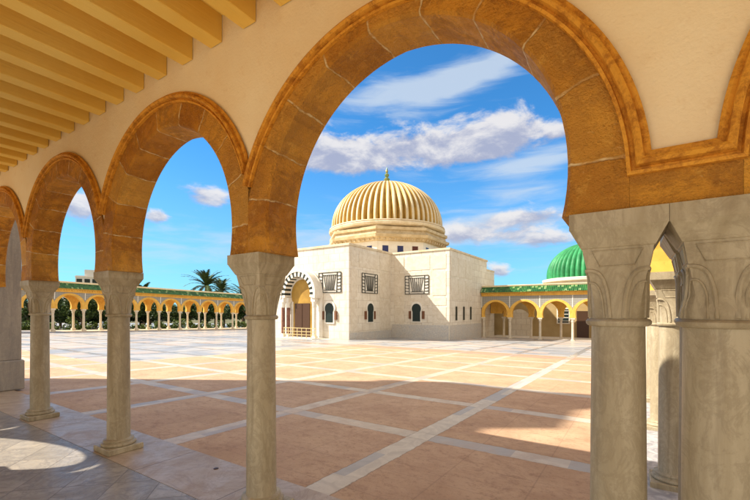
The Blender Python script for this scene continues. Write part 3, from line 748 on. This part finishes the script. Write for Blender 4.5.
# windows and grilles on three faces; fn maps (u, outward, z)
faces = [(lambda u, v, z: (u, Y1 - v, z), 2.55), (lambda u, v, z: (X1 + v, u, z), -10.0), (lambda u, v, z: (u, Y2 - v, z), 7.05)]
def keyhole(hw, z0, zs, r, n=18, c=0):
    t0 = -.5; p = [(c - hw, z0), (c + hw, z0), (c + hw, zs)]
    return p + [(c + r * math.cos(t0 + (PI - 2 * t0) * k / n), zs + .33 * r + .12 + r * math.sin(t0 + (PI - 2 * t0) * k / n)) for k in range(n + 1)] + [(c - hw, zs)]
for fi, (fn, u0) in enumerate(faces):
    fr = MB(); fr.prism(keyhole(.50, .60, 1.57, .58, c=u0), fn, .002, .10); fo = fr.obj('window', M_white, ma)
    gl = MB(); gl.prism(keyhole(.37, .70, 1.54, .45, c=u0), fn, .101, .125); gl.obj('pane', M_glass, fo)
    for sx in (-1, 1):
        sh = MB(); q = u0 + sx * .66; sh.prism([(q - .09, .92), (q + .09, .92), (q + .09, 1.6), (q - .09, 1.6)], fn, .002, .14); sh.obj('shutter', M_wood, fo)
    gw, g0, g1 = 1.15, 3.12, 4.72
    bk = MB(); bk.prism([(u0 - gw, g0), (u0 + gw, g0), (u0 + gw, g1), (u0 - gw, g1)], fn, .002, .03); go = bk.obj('grille', M_white, ma)
    g = MB(); wv = (.031, .075)
    def bar(a, c_, wd=.026):
        a = Vector(a); c_ = Vector(c_); dd = (c_ - a).normalized(); pp = Vector((-dd.y, dd.x)) * wd
        g.prism([tuple(a - pp), tuple(c_ - pp), tuple(c_ + pp), tuple(a + pp)], fn, wv[0], wv[1])
    gc = .78
    bar((u0 - gw, g0), (u0 + gw, g0)); wv = (.0315, .076); bar((u0 - gw, g1), (u0 + gw, g1)); wv = (.032, .077)
    for sx in (-1, 1):
        bar((u0 + sx * gw, g0), (u0 + sx * gw, g1)); wv = (.0325, .078); bar((u0 + sx * gc * .92, g0), (u0 + sx * gc, g1)); wv = (.033, .079)
        for k in range(1, 6): zz = g0 + (g1 - g0) * k / 6; bar((u0 + sx * gw, zz), (u0 + sx * .80, zz - .05))
    wv = (.034, .081)
    for k in range(-3, 4):
        wv = (wv[0] + .0004, wv[1] + .0004); bar((u0 + k * .125, g0 + .18), (u0 + k * .205, g1 - .2), .021)
    wv = (.038, .086); bar((u0 - .72, g1 - .2), (u0 + .72, g1 - .2), .018); wv = (.039, .087); bar((u0 - .6, g0 + .18), (u0 + .6, g0 + .18), .018)
    g.obj('bars', M_black, go)
for k, u in enumerate((-4.9, -3.1, -1.3)):
    b = MB(); b.box(X2 + .027, X2 + .05, u - .17, u + .17, .8, 2.0); b.obj('slit_window', M_glass, ma)
# portal
PX = -.25; PF = lambda u, v, z: (u, Y1 - v, z)
po = thing('tmp', '', '', (0, 0, 0)); bpy.data.objects.remove(po)
SPZ = 3.05
b = MB(); b.prism([(PX - 2.35, mz), (PX + 2.1, mz), (PX + 2.1, SPZ)] + [(PX + 2.1 * math.cos(PI * k / 24), SPZ + 2.1 * math.sin(PI * k / 24)) for k in range(1, 24)] + [(PX - 2.1, SPZ), (PX - 2.35, SPZ)], PF, .002, .22)
portal = b.obj('portal', M_white, ma)
for k in range(27):
    a0 = -.2 + (PI + .4) * k / 27; a1 = -.2 + (PI + .4) * (k + 1) / 27
    b = MB(); b.prism([(PX + r * math.cos(a), SPZ + r * math.sin(a)) for r, a in ((1.42, a0), (1.42, (a0 + a1) / 2), (1.42, a1), (1.80, a1), (1.80, (a0 + a1) / 2), (1.80, a0))], PF, .221, .90)
    b.obj('voussoir', M_black if k % 2 else M_white, portal)
for ra, rb2, v1_, nm in ((1.805, 2.02, .95, 'arch_band'),):
    b = MB()
    for k in range(24):
        a0 = -.2 + (PI + .4) * k / 24; a1 = -.2 + (PI + .4) * (k + 1) / 24
        b.prism([(PX + r * math.cos(a), SPZ + r * math.sin(a)) for r, a in ((ra, a0), (ra, a1), (rb2, a1), (rb2, a0))], PF, .2205, v1_)
    b.obj(nm, M_white, portal)
b = MB(); b.prism(keyhole(1.05, -.55, 2.45, 1.28, 24, PX), PF, .221, .25); b.obj('niche', M_gold, portal)
b = MB(); b.prism([(PX - .85, -.55), (PX + .85, -.55), (PX + .85, 2.25), (PX - .85, 2.25)], PF, .251, .30); b.prism([(PX - .03, -.5), (PX + .03, -.5), (PX + .03, 2.2), (PX - .03, 2.2)], PF, .301, .33); b.obj('door', M_door, portal)
for u_, v_, mt in ((-1.80, .70, M_redcol), (-1.45, .45, M_redcol), (1.62, .56, M_white)):
    cx_, cy_ = PX + u_, Y1 - v_
    b = MB(); b.lathe([(.16, -.30), (.15, 1.9)], 16, (cx_, cy_)); c_ = b.obj('portal_column', mt, portal)
    b = MB(); b.lathe([(.16, 1.9), (.19, 1.95), (.18, 2.1), (.22, 2.38)], 16, (cx_, cy_)); b.box(cx_ - .22, cx_ + .22, cy_ - .2, cy_ + .2, 2.381, 2.74); b.obj('capital', M_white, c_)
    b = MB(); b.box(cx_ - .2, cx_ + .2, cy_ - .2, cy_ + .2, mz, -.45); b.lathe([(.2, -.45), (.16, -.30)], 16, (cx_, cy_)); b.obj('base', M_white, c_)
b = MB(); b.box(PX - 2.3, PX + 2.3, Y1 - 1.6, Y1 - .02, mz, -.56); b.box(PX - 2.5, PX + 3.2, Y1 - 2.1, Y1 - .02, mz, -.62); b.obj('step', M_white, portal)
b = MB()
for k in range(8): b.box(PX - .9 + k * .5 - .02, PX - .9 + k * .5 + .02, Y1 - 1.5, Y1 - 1.46, -.56, .22)
for zz in (-.3, -.05, .22): b.box(PX - .95, PX + 2.65, Y1 - 1.505, Y1 - 1.455, zz, zz + .05)
b.obj('railing', M_brass, portal)
# drum, cornice tiers and dome
a8 = PI / 8
b = MB(); b.lathe([(6.15, TOP - .2), (6.15, 9.05)], 8, smooth=False, a0=a8); drum = b.obj('drum', M_white, ma)
ap = 6.15 * math.cos(a8)
gm = [M_blue, M_red, M_greyg, M_blue, M_red]
for f in range(8):
    an = f * PI / 4
    for j, tt in enumerate((-1.5, 0, 1.5)):
        b = MB(); b.box(-.29, .29, -.05, .002, 6.95, 7.95)
        o = b.obj('drum_window', gm[(f + j) % 4], drum, (ap * math.cos(an) - tt * math.sin(an), ap * math.sin(an) + tt * math.cos(an), 0), an - PI / 2)
        o.location.x += .03 * math.cos(an); o.location.y += .03 * math.sin(an)
b = MB(); b.lathe([(6.2, 8.38), (6.42, 8.46), (6.5, 8.62), (6.80, 8.72), (6.86, 8.98), (6.5, 9.06), (6.42, 9.4), (6.62, 9.46), (6.64, 9.72), (6.3, 9.8), (6.2, 10.02)], 8, smooth=False, a0=a8)
for f in range(8):
    an = f * PI / 4
    for k in range(9):
        t_ = -2.2 + k * .55; q = 6.52 * math.cos(a8)
        p = Vector((q * math.cos(an) - t_ * math.sin(an), q * math.sin(an) + t_ * math.cos(an)))
        b.box(p.x - .09, p.x + .09, p.y - .09, p.y + .09, 8.42, 8.64)
b.obj('cornice', M_cornice, ma, sharp=20)
b = MB(); b.lathe([(6.1, 9.9), (6.35, 10.0), (6.42, 10.2), (6.30, 10.34), (6.38, 10.36), (6.36, 10.46), (6.1, 10.5)], 64); b.obj('dome_ring', M_stone, ma)
def fluted_dome(Rb, Hh, z0, nl, depth, mats, bulge=.03, per=8, rows=26, split=(2, 6)):
    n = nl * per; vs = []; fs = []; mi = []
    for i in range(rows + 1):
        ph = PI / 2 * i / rows; z = z0 + Hh * math.sin(ph); r = Rb * math.cos(ph) * (1 + bulge * math.sin(2 * ph))
        for k in range(n):
            fq = (k % per) / per; q = r * (1 - depth * (1 - math.sin(PI * fq) ** .75)); a = 2 * PI * k / n
            vs.append((q * math.cos(a), q * math.sin(a), z))
    b = MB()
    for i in range(rows):
        for k in range(n):
            k2 = (k + 1) % n; fs.append((i * n + k, i * n + k2, i * n + n + k2, i * n + n + k)); mi.append(0 if split[0] <= k % per < split[1] else 1)
    b.add(vs, fs, 0, True); b.mi = mi; return b
b = fluted_dome(6.12, 5.35, 10.42, 60, .05, None, split=(2, 5)); b.obj('dome', [M_rib, M_gold], ma, sharp=60)
b = MB(); b.lathe([(.5, 15.62), (.35, 15.8), (.14, 15.95), (.30, 16.1), (.34, 16.3), (.12, 16.5), (.24, 16.65), (.26, 16.8), (.09, 16.95), (.15, 17.1), (.14, 17.2), (.02, 17.6)], 16); b.obj('finial', M_final, ma)

# green dome beyond the sunlit arcade
gd = thing('domed_hall', 'low white hall with a ribbed green dome beyond the sunlit arcade', 'hall', (-5.0, 56.5, -1.6))
b = MB(); b.box(-6, 6, -5.5, 5.5, -.5, 6.0); b.obj('wall', M_tanwall, gd)
b = MB(); b.lathe([(4.9, 5.9), (4.9, 6.75), (5.25, 6.85), (5.3, 7.15), (4.9, 7.25)], 48); b.obj('drum', M_white, gd)
b = fluted_dome(4.75, 4.6, 7.22, 46, .06, None, .05); b.obj('dome', M_gdome, gd, sharp=60)

# ------------------------------------------------------------------ planting and far buildings
def leaf_crown(n, cx, cy, cz, rx, ry, rz, size, seed, clumps=16):
    g = random.Random(seed); b = MB(); cs = []
    for _ in range(clumps):
        while True:
            p = Vector((g.uniform(-1, 1), g.uniform(-1, 1), g.uniform(-.9, 1)))
            if p.length < 1: break
        cs.append((Vector((cx + p.x * rx * .75, cy + p.y * ry * .75, cz + p.z * rz * .75)), g.uniform(.28, .5)))
    for k in range(n):
        c, q = cs[g.randrange(clumps)]
        dv = Vector((g.gauss(0, 1), g.gauss(0, 1), g.gauss(0, 1))).normalized() * (g.random() ** .4)
        p = c + Vector((dv.x * rx * q, dv.y * ry * q, dv.z * rz * q))
        e1 = Vector((g.gauss(0, 1), g.gauss(0, 1), g.gauss(0, .7))).normalized(); e2 = e1.cross(Vector((g.gauss(0, 1), g.gauss(0, 1), g.gauss(0, 1)))).normalized()
        s = size * g.uniform(.6, 1.3); b.add([p - e1 * s, p + e2 * s * .5, p + e1 * s, p - e2 * s * .5], [(0, 1, 2, 3)])
    return b
def tree(loc, h, r, seed, label, lm=None, size=.22, n=2200, group='trees behind the far left arcade'):
    g = random.Random(seed); t = thing('tree', label, 'tree', loc, 0, group)
    b = MB(); b.tube([(0, 0, 0), (.05, .03, h * .3), (-.04, .08, h * .55), (.05, 0, h * .8)], [.2, .16, .12, .05], 8)
    for k in range(5):
        a = g.uniform(0, 2 * PI); z = h * g.uniform(.35, .6); b.tube([(0, .03, z), (r * .35 * math.cos(a), r * .35 * math.sin(a), z + h * .12), (r * .6 * math.cos(a), r * .6 * math.sin(a), z + h * .26)], [.09, .06, .03], 6)
    b.obj('trunk', M_bark, t)
    leaf_crown(n, 0, 0, h * .66, r, r, h * .36, size, seed).obj('crown', lm or M_leaf, t); return t
def on_line(px, x): # y on the plane x=const seen at that column of the photo
    k = (px - 375) / 395; return x * (.8353 + .5498 * k) / (-.5498 + .8353 * k)
i = 0
for px, xx, h, r in ((28, -56, 4.2, 2.2), (60, -58, 4.0, 2.3), (82, -55, 4.4, 2.0), (100, -59, 4.0, 2.4), (128, -57, 5.2, 2.3), (150, -60, 4.3, 2.4), (168, -56, 3.9, 2.2),
                     (190, -59, 4.1, 2.4), (215, -57, 4.2, 2.4), (236, -60, 4.0, 2.6), (252, -57, 4.3, 2.4), (270, -60, 4.6, 2.6)):
    tree((xx, on_line(px, xx), -1.6), h + .9, r + .3, 40 + i, 'bushy dark green tree behind the columns of the far left arcade'); i += 1
for k, px in enumerate((40, 72, 96, 120, 140, 160, 180, 200, 224, 244, 262)):
    tree((-63, on_line(px, -63), -1.8), 4.7, 3.0, 140 + k, 'bushy dark green tree behind the columns of the far left arcade', size=.28, n=1600)
tree((-66, on_line(255, -66), -1.0), 10.0, 3.0, 77, 'tall dark cypress like tree left of the central column', size=.25, n=3000, group='tall tree')
def palm(loc, h, seed, label, fr=34, ln=2.9):
    g = random.Random(seed); t = thing('palm_tree', label, 'palm tree', loc, 0)
    b = MB(); pts = [(.08 * math.sin(k), .05 * k / 6, h * k / 8) for k in range(9)]
    b.tube(pts, [.34 - .012 * k + (.05 if k % 2 else 0) for k in range(9)], 10); b.obj('trunk', M_bark, t)
    b = MB()
    for k in range(fr):
        a = 2 * PI * k / fr * 2.618 + g.uniform(-.2, .2); el = g.uniform(-.1, 1.45); L = ln * g.uniform(.8, 1.1); d = Vector((math.cos(a), math.sin(a), 0)); sd_ = Vector((-d.y, d.x, 0))
        p = Vector(pts[-1]); P = [p.copy()]; e = el
        for j in range(9):
            p = p + (d * math.cos(e) + Vector((0, 0, 1)) * math.sin(e)) * (L / 9); e -= .12 * (1.2 - .3 * math.sin(el)); P.append(p.copy())
        b.tube(P, [.035 - .003 * j for j in range(10)], 4)
        for j in range(1, 10):
            for f in range(4):
                q = P[j - 1].lerp(P[j], f / 4 + .12); tg = (P[j] - P[j - 1]).normalized(); ll = .62 * math.sin(PI * (.12 + .8 * j / 10))
                for s_ in (-1, 1):
                    tip = q + sd_ * s_ * ll * .8 + tg * ll * .55 + Vector((0, 0, -.12 * ll + g.uniform(-.05, .1))); wv_ = tg * .085
                    b.add([q - wv_, q + wv_, tip], [(0, 1, 2)])
    b.obj('crown', M_palm, t); return t
palm((-64, on_line(206, -64), -1.0), 7.0, 3, 'biggest palm with spreading fronds above the far left arcade roof', 44, 4.3)
palm((-66, on_line(221, -66), -1.0), 6.4, 8, 'second palm crown touching the right side of the biggest palm', ln=3.4)
palm((-66, on_line(243, -66), -1.0), 5.7, 5, 'palm half hidden behind the central column capital', ln=3.4)
palm((-72, on_line(143, -72), -1.0), 6.0, 9, 'distant small palm top just right of the second column', 26, 2.2)
# shrubs in the garden, one soft mass behind the wing
bb = MB()
for k in range(34):
    y = 8 + k * 1.7; q = leaf_crown(650, -51.6 + rng.uniform(-.6, .6), y, -.15 - .022 * y + rng.uniform(-.3, .3), .9, 1.3, 1.35, .17, 200 + k, 9); bb.add(q.v, q.f)
o = bb.obj('shrubs', M_hedge); tag(o, 'low green garden shrubs seen between the far left columns', 'shrubs'); o['kind'] = 'stuff'

def block(loc, rotz, w_, d_, h_, floors, cols, label, tiers=()):
    t = thing('apartment_building', label, 'building', loc, rotz)
    b = MB(); b.box(-w_ / 2, w_ / 2, -d_ / 2, d_ / 2, -3, h_)
    for (x0, x1, hh) in tiers: b.box(x0, x1, -d_ / 2 + .5, d_ / 2 - .5, h_, h_ + hh)
    b.obj('wall', M_bwhite, t)
    b = MB(); b.box(-w_ / 2 - .15, w_ / 2 + .15, -d_ / 2 - .15, d_ / 2 + .15, h_ + .001 - .5, h_ - .25); b.obj('parapet', M_white, t)
    for f in range(floors):
        for c in range(cols):
            x = -w_ / 2 + w_ * (c + .5) / cols; z = h_ - 2.4 - f * 3
            b = MB(); b.box(x - .7, x + .7, -d_ / 2 - .06, -d_ / 2 - .002, z, z + 1.4); b.obj('window', M_glass, t)
    return t
def far_pt(px, dist):
    k = (px - 375) / 395; return dist * (-.5498 + .8353 * k), dist * (.8353 + .5498 * k)
x, y = far_pt(90, 125); block((x, y, 0), R(58), 6, 7, 12.4, 3, 3, 'white flat roofed apartment block above the far left arcade', tiers=((-.8, 2.4, 1.9),))
x, y = far_pt(70, 140); block((x, y, 0), R(58), 8, 8, 11.2, 2, 2, 'low pale building left of the white apartment block')
